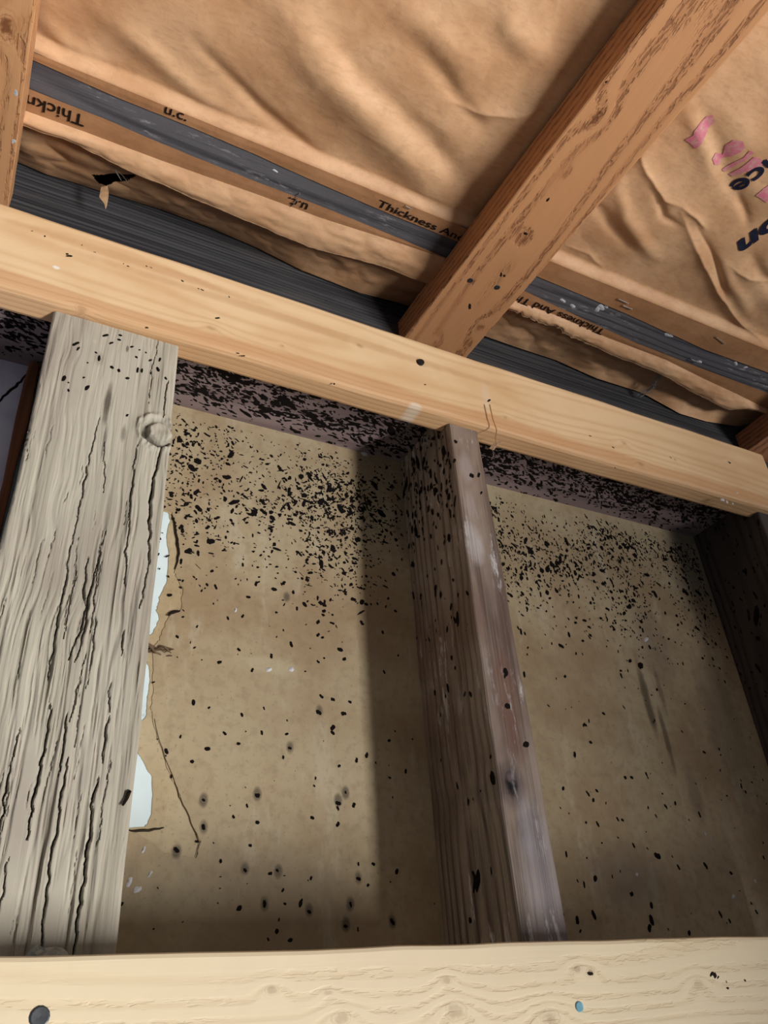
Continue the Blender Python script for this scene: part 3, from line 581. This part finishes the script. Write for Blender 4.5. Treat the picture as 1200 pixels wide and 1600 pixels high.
spots_on(lb, 'paint_flecks', [(*lb.uvp(x, y), q * .0005, 1.2, 0) for x, y, q in ((25, 145, 4), (22, 220, 3), (20, 222, 2))], M_white)
rb = brace('end of a new orange-brown brace poking in at the right edge above the ledger', 2.055, .2, 1.268, [], 39, rgb(190, 132, 94), rgb(160, 104, 72), rgb(120, 76, 54))

# ---------------------------------------------------------------- insulation batts with brown kraft facing
def kraft(name, c1, c2):
    g = G(name); n1 = g.noise(g.P, 12, 4, .6); n2 = g.noise(g.sc(90, 260, 90), 1, 3, .6); n3 = g.noise(g.P, 60, 4, .65, .4)
    col = g.mix(g.mr(n1, .35, .68), c1, c2); col = g.mix(g.ma('MULTIPLY', g.mr(n2, .45, .72), .22), col, tuple(c * .6 for c in c2))
    col = g.mix(g.ma('MULTIPLY', g.mr(n3, .55, .72), .18), col, tuple(c * .55 for c in c2))
    return g.done(col, .55, g.ma('ADD', n3, g.ma('MULTIPLY', n2, .4)), .35, .0012, .35)
M_kraft = kraft('kraft_paper', rgb(224, 180, 138), rgb(204, 156, 114))
M_flange = kraft('kraft_flange', rgb(184, 136, 96), rgb(168, 120, 82))
M_edge = flat_mat('torn_kraft_edge', rgb(216, 176, 136), .8)
M_ink = flat_mat('black_ink', rgb(36, 26, 22), .7); M_navy = flat_mat('navy_ink', rgb(34, 36, 58), .6); 
g = G('worn_pink_ink'); nn = g.noise(g.P, 170, 4, .7)
M_pink = g.done(g.mix(g.mr(nn, .42, .66), rgb(214, 122, 140), rgb(208, 158, 150)), .6)
M_fibre = flat_mat('glass_fibre', rgb(150, 104, 84), .95)

RG = [  # (measured line, depth, width, sharp) : folds that bulge towards the room
    ([(150, 10), (215, 65), (270, 115), (330, 160), (400, 200)], .013, .020, 0), ([(420, -20), (480, 60), (530, 130), (590, 195), (660, 270), (720, 345)], .024, .040, 0),
    ([(60, 20), (110, 75), (170, 105)], .009, .016, 0), ([(500, 30), (560, 110), (640, 190), (710, 260), (745, 300)], -.014, .022, 0), ([(300, 60), (400, 165), (480, 235), (545, 285)], -.010, .012, 0),
    ([(620, -10), (690, 60), (760, 110)], .014, .03, 0), ([(700, 150), (740, 165), (800, 175), (860, 160)], .010, .012, 1), ([(790, 0), (800, 40), (860, 90)], .012, .02, 0), ([(60, 60), (160, 110), (260, 150)], -.005, .010, 0),
    ([(640, 50), (700, 130), (760, 200)], -.010, .016, 0), ([(350, 200), (440, 250), (520, 290)], .006, .010, 0),
    ([(985, 210), (1008, 262), (1035, 302), (1063, 312)], .016, .013, 1), ([(1063, 312), (1082, 330), (1100, 352)], .012, .007, 1), ([(1060, 320), (1075, 360), (1095, 410), (1125, 462), (1165, 510), (1215, 550)], .017, .012, 1),
    ([(1085, 345), (1105, 385), (1122, 430), (1133, 465)], -.014, .010, 1), ([(1118, 395), (1140, 440), (1175, 490)], .010, .014, 0), ([(955, 270), (975, 330), (1000, 370), (1025, 400)], .013, .016, 0), ([(915, 290), (940, 330), (985, 385)], -.008, .012, 0),
    ([(880, 380), (920, 395), (950, 430)], .007, .010, 1), ([(1020, 290), (1035, 330), (1060, 345)], -.008, .008, 0), ([(1085, 170), (1110, 215), (1150, 300), (1180, 340)], -.010, .018, 0), ([(1060, 150), (1100, 230), (1115, 270)], .012, .018, 0),
    ([(1150, 300), (1165, 335), (1168, 350)], -.008, .008, 0), ([(1170, 390), (1190, 430), (1220, 470)], -.012, .014, 0), ([(1110, 160), (1160, 210), (1220, 240)], .008, .03, 0), ([(1140, 410), (1170, 430), (1200, 440)], .008, .008, 1)]
RGW = [([tuple(onZ(x, y, 1.595)[:2]) for x, y in p], a, w, s) for p, a, w, s in RG]
def creaseY(X): return np.where(X < .83, .949, .945)
def sheetZ(X, Y):
    X = np.asarray(X, float); Y = np.asarray(Y, float)
    t = creaseY(X) - Y
    z = 1.578 + .020 * smooth(0, .03, t) - .018 * smooth(.02, .20, t) + .012 * smooth(.55, .80, t)
    wx = X + fbm(X * 3, Y * 3, 2, 51) * .05; wy = Y + fbm(X * 3 + 9, Y * 3, 2, 52) * .05
    damp = smooth(.0, .10, t)
    z = z - (1 - np.abs(fbm(wx * 3.0 + wy * 2, wy * 6 - wx * 2.2, 3, 61)) * 2.2) * .0028 * damp
    z = z - np.abs(fbm(wx * 8 + wy * 5, wy * 14 - wx * 7, 3, 71)) * .0022 * (.4 + .6 * damp) * smooth(-.01, .03, t)
    jx = X + fbm(X * 9, Y * 9, 3, 81) * .007; jy = Y + fbm(X * 9 + 4, Y * 9, 3, 82) * .007
    for p, a, w, s_ in RGW:
        d, tt, sd = seg_dist(jx, jy, p); w = w * 1.2; e = np.exp(-d / w) if s_ else np.exp(-(d / w) ** 2)
        z = z - .8 * a * e * (.15 + .85 * np.sin(np.pi * np.clip(tt, .01, .99)) ** .7) * smooth(-.005, .04, t)
    under = smooth(.785, .81, X) * smooth(1.075, 1.04, X) + smooth(-.10, -.14, X) + smooth(2.02, 2.06, X)
    z = z + np.clip(under, 0, 1) * np.maximum(0, 1.581 - z)
    return z
bA = bpy.data.objects.new('insulation_batt', None); COL.objects.link(bA); bA.location = W((.8, .55, 1.6))
thing(bA, 'wide sheet of wrinkled brown kraft-faced insulation above the diagonal brace, printed pink and navy', 'insulation', 'kraft-faced insulation batts')
bB = bpy.data.objects.new('insulation_batt', None); COL.objects.link(bB); bB.location = W((.8, 1.15, 1.6))
thing(bB, 'torn crumpled strip of brown kraft-faced insulation between the grey joist and the grooved rim board', 'insulation', 'kraft-faced insulation batts')
def put(par, name, verts_world, faces, mat, smooth_it=True, **kw):
    o0 = np.array(par.location); v = (np.asarray(verts_world) * S + np.array((0, 0, H0)) - o0)
    me = bpy.data.meshes.new(name); me.from_pydata(v.tolist(), [], faces); finish(me, mat, smooth_it)
    return child(par, name, me, **kw)
def grid_faces(nx, ny, skip=None):
    f = []
    for i in range(nx - 1):
        for j in range(ny - 1):
            if skip is not None and skip[i, j]: continue
            a = i * ny + j; f.append((a, a + ny, a + ny + 1, a + 1))
    return f
nx, ny = 860, 330
xs = np.linspace(-.45, 2.3, nx); ts = np.linspace(0, 1, ny)
Xg = np.repeat(xs[:, None], ny, 1); Yg = creaseY(Xg) - ts[None, :] * (creaseY(Xg) - .10)
Zg = sheetZ(Xg, Yg)
put(bA, 'kraft_facing', np.stack([Xg, Yg, Zg], -1).reshape(-1, 3), grid_faces(nx, ny), M_kraft)
# upper flange, stapled flat under the joist
def flange(par, xa, xb, ya, yb, z, name='flange', seed=3, mat=None, n=260, amp=.0015):
    xs_ = np.linspace(xa, xb, n); P = []
    for x in xs_:
        e = float(fbm(x * 6, 0.3, 2, seed)) * amp
        for k, y in enumerate(np.linspace(ya(x), yb(x), 6)):
            P.append((x, y + (e if k == 5 else 0), z + float(fbm(x * 22, y * 30, 2, seed + 1)) * .0009 - (.0008 if k in (2, 3) else 0)))
    return put(par, name, P, grid_faces(n, 6), mat or M_flange)
FU = np.array([onZ(x, y, 1.5745) for x, y in ((52, 94), (133, 130), (183, 152), (267, 186), (397, 240), (477, 277), (570, 318), (627, 342), (709, 375), (843, 433), (973, 488), (1100, 546), (1197, 581))])
FL = np.array([onZ(x, y, 1.5745) for x, y in ((48, 140), (167, 187), (247, 222), (393, 281), (517, 328), (650, 383), (825, 457), (900, 493), (997, 537), (1100, 577), (1197, 613))])
flange(bA, -.45, 2.3, lambda x: float(creaseY(x)) - .003, lambda x: float(np.interp(x, FU[:, 0], FU[:, 1])), 1.5745)
# printed lettering: outlines laid on the paper
def text_mesh(s, size, bold=0.0, shear=0.0, sx=1.0):
    c = bpy.data.curves.new('lettering', 'FONT'); c.body = s; c.size = size; c.offset = bold; c.shear = shear; c.fill_mode = 'FRONT'; c.resolution_u = 4
    o = bpy.data.objects.new('tmp_text', c); COL.objects.link(o); dg = bpy.context.evaluated_depsgraph_get(); me = bpy.data.meshes.new_from_object(o.evaluated_get(dg))
    bpy.data.objects.remove(o); return me
def lay_text(par, s, px0, px1, zf, size, mat, bold=0.0, shear=0.0, zplane=1.575, rise=.0016, name='lettering', fit=True, sub=.006):
    """baseline start px0 to end px1, both measured on the paper; letters stand upright seen from below"""
    a = onZ(*px0, zplane)[:2]; b = onZ(*px1, zplane)[:2]; d = b - a; L = np.linalg.norm(d); d = d / L
    up = np.array((d[1], -d[0]))          # left-handed from above = readable from below
    me = text_mesh(s, size, bold, shear); bm = bmesh.new(); bm.from_mesh(me)
    w = max(v.co.x for v in bm.verts); k = (L / w) if fit else 1.0
    for _ in range(3):
        es = [e for e in bm.edges if e.calc_length() * k > sub]
        if es: bmesh.ops.subdivide_edges(bm, edges=es, cuts=1); bmesh.ops.triangulate(bm, faces=bm.faces)
    V = np.array([v.co[:2] for v in bm.verts]); P = a + V[:, :1] * k * d + V[:, 1:2] * up
    z = zf(P[:, 0], P[:, 1]) - rise
    F_ = [tuple(v.index for v in f.verts) for f in bm.faces]; bm.free()
    return put(par, name, np.column_stack([P, z]), F_, mat, False, label='printed letters ' + s if False else 'printed lettering')
flatz = lambda z: (lambda X, Y: np.full(np.shape(X), z))
lay_text(bA, 'Thickness And', (588, 321), (722, 377), flatz(1.5737), .026, M_ink, .0003, zplane=1.5737)
lay_text(bA, 'u.c.', (255, 175), (291, 189), flatz(1.5737), .030, M_ink, .0003, zplane=1.5737)
# second batt: lower flange, crumpled lip and the recessed part behind it
L1 = [(-60, 135), (37, 172), (130, 205), (250, 250), (400, 303), (500, 340), (600, 372), (700, 405), (805, 470), (870, 493), (950, 528), (1040, 562), (1100, 592), (1150, 615), (1200, 640), (1300, 690)]
L2 = [(-60, 165), (37, 197), (100, 217), (150, 240), (180, 258), (233, 280), (300, 312), (360, 335), (400, 350), (440, 368), (480, 385), (540, 402), (600, 418), (673, 445), (745, 470), (800, 487), (830, 500), (870, 512), (890, 525), (935, 545), (980, 565), (1030, 583), (1060, 600), (1100, 622), (1140, 640), (1170, 638), (1200, 645), (1300, 700)]
L3 = [(-60, 225), (30, 258), (70, 275), (120, 290), (150, 300), (250, 330), (330, 360), (400, 390), (470, 425), (560, 460), (620, 475), (700, 500), (735, 520), (800, 543), (867, 565), (930, 593), (1000, 615), (1060, 648), (1100, 660), (1150, 668), (1200, 655), (1300, 700)]
def world_line(L, fn):
    P = np.array([fn(x, y) for x, y in L]); return P
W1 = world_line(L1, lambda x, y: onZ(x, y, 1.574)); W2 = world_line(L2, lambda x, y: onZ(x, y, 1.562)); W3 = world_line(L3, lambda x, y: onY(x, y, 1.268))
def at(Wl, X, k): return np.interp(X, Wl[:, 0], Wl[:, k])
nB = 900; xB = np.linspace(-.42, 2.25, nB)
y1_ = at(W1, xB, 1); y2_ = at(W2, xB, 1); z3_ = at(W3, xB, 2)
y2_ = np.maximum(y2_, y1_ + .012)
rag_ = fbm(xB * 60, xB * 0 + .5, 4, 91) * .012 * (smooth(.80, .95, xB) * smooth(1.35, 1.2, xB)) + fbm(xB * 20, xB * 0, 3, 92) * .004
y2_ = y2_ + rag_
def flangeB(x): return float(np.interp(x, xB, y1_))
fl2 = flange(bB, -.42, 2.25, lambda x: float(np.interp(x, FL[:, 0], FL[:, 1])), lambda x: flangeB(x) + .002, 1.5745, seed=8, n=400, amp=0)
m_ = 16; tt = np.linspace(0, 1, m_)
XX = np.repeat(xB[:, None], m_, 1); YY = y1_[:, None] + (y2_ - y1_)[:, None] * tt[None]
cr_ = np.abs(fbm(XX * 9, YY * 30, 3, 95)) * .010 + fbm(XX * 16, YY * 30, 2, 96) * .003
ZZ = 1.574 - (.012 * np.sin(tt * math.pi * .75))[None] - cr_ * (smooth(0, .3, tt))[None] * .7
put(bB, 'torn_lip', np.stack([XX, YY, ZZ], -1).reshape(-1, 3), grid_faces(nB, m_), M_kraft)
# thin pale torn rim along the lip
ev = []
for i in range(nB):
    a = (XX[i, -1], YY[i, -1], ZZ[i, -1]); w = .0016 + .0022 * max(0, float(vn(xB[i] * 90, .2, 4)))
    ev += [(a[0], a[1] - w, a[2] - .0012), (a[0], a[1] + .0006, a[2] - .0010)]
put(bB, 'torn_rim', ev, grid_faces(nB, 2), M_edge)
# recess
m2 = 60; t2 = np.linspace(0, 1, m2)
XR = np.repeat(xB[:, None], m2, 1)
z_at = np.interp(xB, xB, z3_)
YR = (y2_ - .02)[:, None] + (1.262 - y2_ + .02)[:, None] * (t2 ** .9)[None]
zback = 1.600; ZR = zback + (.018 * np.sin(t2 * math.pi))[None] * .6 + (z3_ - zback)[:, None] * (t2 ** 2.2)[None]
ZR = ZR - np.abs(fbm(XR * 7, YR * 13, 3, 101)) * .026 * np.sin(np.pi * np.clip(t2, .02, 1) ** .7)[None] + fbm(XR * 3.5, YR * 2 + 3, 2, 103) * .012 * (smooth(0, .3, t2) * (1 - t2))[None]
ZR = np.maximum(ZR, 1.5775 + .0 * ZR) * 1.0
inbr = (smooth(.785, .80, XR) * smooth(1.0, .985, XR)) + smooth(-.12, -.14, XR)
ZR = ZR + np.clip(inbr, 0, 1) * np.maximum(0, 1.582 - ZR)
hole = np.array([onZ(x, y, 1.60)[:2] for x, y in ((140, 283), (163, 281), (182, 276), (212, 279), (196, 291), (178, 296), (163, 303), (150, 300))])
def inside(px, py, poly):
    r = np.zeros(px.shape, bool); j = len(poly) - 1
    for i in range(len(poly)):
        xi, yi = poly[i]; xj, yj = poly[j]
        r ^= ((yi > py) != (yj > py)) & (px < (xj - xi) * (py - yi) / (yj - yi + 1e-12) + xi); j = i
    return r
sk = inside(XR, YR, hole)
put(bB, 'kraft_facing', np.stack([XR, YR, ZR], -1).reshape(-1, 3), grid_faces(nB, m2, sk[:-1, :-1]), M_kraft)
# the loose flap hanging by the hole
fp = [onZ(x, y, z) for x, y, z in ((158, 292, 1.60), (168, 290, 1.60), (170, 300, 1.585), (155, 308, 1.575), (169, 311, 1.57), (163, 318, 1.56), (167, 322, 1.555), (165, 327, 1.55))]
put(bB, 'torn_flap', fp, [(0, 1, 2, 3), (3, 2, 4, 5), (5, 4, 6, 7)], M_edge)
# batt bodies behind the paper
def body(par, xa, xb, ya, yb, z0, z1):
    n = 40; xs_ = np.linspace(xa, xb, n); ys_ = np.linspace(ya, yb, 14); P = []
    for x in xs_:
        for y in ys_: P.append((x, y, z0 + float(fbm(x * 9, y * 9, 2, 4)) * .02))
    F_ = grid_faces(n, 14); b0 = len(P); P += [(xa, ya, z1), (xb, ya, z1), (xb, yb, z1), (xa, yb, z1)]
    F_ += [(b0, b0 + 1, b0 + 2, b0 + 3), tuple([b0 + 1, b0] + [i * 14 for i in range(n)]), tuple([b0 + 3, b0 + 2] + [i * 14 + 13 for i in reversed(range(n))]), tuple([b0, b0 + 3] + [j for j in reversed(range(14))]), tuple([b0 + 2, b0 + 1] + [(n - 1) * 14 + j for j in range(14)])]
    return put(par, 'fibre_core', P, F_, M_fibre)
body(bA, -.5, 2.3, .08, .945, 1.68, 1.97); body(bB, -.42, 2.25, 1.095, 1.262, 1.74, 1.97)
lay_text(bB, 'Thickn', (134, 181), (42, 147), flatz(1.5733), .036, M_ink, .0004, zplane=1.5733)
lay_text(bB, 'u.c.', (484, 319), (452, 307), flatz(1.5733), .034, M_ink, .0003, zplane=1.5733)
lay_text(bB, 'Thickness And Thi', (947, 515), (806, 459), flatz(1.5733), .031, M_ink, .0003, zplane=1.5733)
# large print on the wide sheet
lay_text(bA, 'nce', (1212, 229), (1139, 289), sheetZ, .068, M_navy, .0016, zplane=1.585, rise=.0022)
lay_text(bA, 'on', (1222, 326), (1146, 380), sheetZ, .072, M_navy, .0028, shear=.25, zplane=1.585, rise=.0022)
def ink_patch(pts, mat, name='printed_mark', n=26):
    q = np.array([onZ(x, y, 1.585)[:2] for x, y in pts]); lo = q.min(0); hi = q.max(0); gx = np.linspace(lo[0], hi[0], n * 2); gy = np.linspace(lo[1], hi[1], n * 2)
    A, B = np.meshgrid(gx, gy, indexing='ij'); ins = inside(A, B, q); Z = sheetZ(A, B) - .0014
    sk_ = ~(ins[:-1, :-1] & ins[1:, 1:] & ins[1:, :-1] & ins[:-1, 1:])
    me_f = grid_faces(2 * n, 2 * n, sk_); used = sorted({k for f in me_f for k in f}); mp = {k: i for i, k in enumerate(used)}
    P = np.stack([A, B, Z], -1).reshape(-1, 3)[used]
    return put(bA, name, P, [tuple(mp[k] for k in f) for f in me_f], mat)
cv = lambda l: [(1050 + x / 6.4, 150 + y / 6.4) for x, y in l]
for pl in ([(340, 180), (400, 165), (415, 240), (350, 310), (290, 420), (215, 500), (175, 455), (110, 410), (190, 355), (200, 310), (260, 245)],
           [(385, 600), (430, 545), (500, 570), (520, 470), (600, 400), (690, 410), (715, 470), (680, 525), (620, 560), (570, 590), (500, 610), (470, 680), (410, 665)],
           [(490, 730), (600, 650), (700, 580), (760, 500), (805, 525), (740, 600), (640, 670), (525, 758)],
           [(560, 780), (680, 690), (800, 570), (860, 580), (905, 640), (850, 700), (720, 740), (600, 805)],
           [(820, 975), (900, 900), (1010, 830), (1080, 900), (1000, 1000), (930, 1045), (865, 1000)]):
    ink_patch(cv(pl), M_pink)
# staples
def staple(par, a, b, z, name='staple', r=.0011):
    p, q = onZ(*a, z), onZ(*b, z); d = (q - p) / np.linalg.norm(q - p); s_ = np.array((-d[1], d[0], 0)); V = []; n = 6
    path = [p + np.array((0, 0, .006)), p - np.array((0, 0, .001)), q - np.array((0, 0, .001)), q + np.array((0, 0, .006))]
    for i, c in enumerate(path):
        for k in range(n):
            t = 2 * math.pi * k / n; V.append(c + (s_ * math.cos(t) + (np.array((0, 0, 1.)) if i in (1, 2) else d) * math.sin(t)) * r)
    F_ = [(i * n + k, i * n + (k + 1) % n, (i + 1) * n + (k + 1) % n, (i + 1) * n + k) for i in range(3) for k in range(n)] + [tuple(range(n)), tuple(range(3 * n, 4 * n))]
    return put(par, name, V, F_, M_bright, False)
for par, a, b in ((bA, (966, 467), (982, 474)), (bA, (973, 477), (988, 483)), (bA, (1119, 526), (1133, 537)), (bA, (634, 322), (643, 326)), (bB, (468, 304), (457, 322)), (bB, (1080, 561), (1092, 566))):
    staple(par, a, b, 1.571)

# ---------------------------------------------------------------- small debris: splinters and cobweb
def wisps(name, pts, r, mat, label, cat, n=1, jit=.0, seed=1):
    rr_ = random.Random(seed); V = []; F_ = []
    for _ in range(n):
        c = [np.array(p) + np.array([rr_.uniform(-jit, jit) for _ in range(3)]) for p in pts]; b0 = len(V)
        for i, p in enumerate(c):
            q = r * (1 - .6 * i / len(c))
            for k in range(4): t = math.pi / 2 * k; V.append((p[0] + q * math.cos(t), p[1] + q * math.sin(t) * .6, p[2] + q * math.sin(t) * .8))
        for i in range(len(c) - 1):
            for k in range(4): F_.append((b0 + i * 4 + k, b0 + i * 4 + (k + 1) % 4, b0 + i * 4 + 4 + (k + 1) % 4, b0 + i * 4 + 4 + k))
    c0 = np.array(pts[0]); v = (np.array(V) - c0) * S; me = bpy.data.meshes.new(name); me.from_pydata(v.tolist(), [], F_); finish(me, mat)
    o = link(name, me); o.location = W(c0); thing(o, label, cat); return o
wisps('straw', [onY(x, y, .972) for x, y in ((765, 632), (770, 655), (776, 672), (774, 685), (776, 700))], .0016, M_sliver, 'thin straw hanging off the ledger just right of the glossy stud', 'straw')
wisps('splinter', [onY(x, y, .985) for x, y in ((768, 702), (774, 694), (782, 690))], .006, flat_mat('pale_chip', rgb(190, 160, 130)), 'pale wood chip under the ledger beside the glossy stud', 'splinter')
wisps('splinter', [onY(x, y, 1.194) for x, y in ((226, 1010), (240, 1013), (252, 1016), (264, 1020))], .0035, flat_mat('grey_splinter', rgb(120, 100, 78)), 'grey splintered wood fibres sticking out beside the weathered post', 'splinter', 7, .007, 3)
wisps('splinter', [onY(x, y, .997) for x, y in ((202, 1236), (198, 1248), (192, 1258))], .0028, M_dark, 'dark bark sliver on the right edge of the weathered post', 'splinter')
wisps('cobweb', [onZ(x, y, 1.585) for x, y in ((1000, 615), (1015, 610), (1024, 600), (1030, 585), (1032, 575))], .0015, M_web, 'wispy cobweb hanging from the torn paper above the rim board', 'cobweb', 9, .009, 5)
wisps('cobweb', [onZ(x, y, 1.59) for x, y in ((168, 257), (178, 264), (188, 276), (200, 283))], .0012, M_web, 'thin cobweb threads across the hole in the torn paper', 'cobweb', 4, .005, 6)
wisps('paint_chip', [onY(x, y, 1.19) for x, y in ((36, 331), (45, 333), (53, 336))], .004, flat_mat('bluish_chip', rgb(150, 165, 190)), 'small bluish-white chip lying on the ledger by the top left brace', 'chip')
wisps('caulk_bead', [onY(x, y, .985) for x, y in ((52, 1493), (62, 1489), (72, 1490), (85, 1488), (97, 1491), (104, 1495))], .008, flat_mat('grey_caulk', rgb(186, 190, 182)), 'lumpy grey caulk on top of the bottom board before the post', 'caulk', 2, .003, 8)
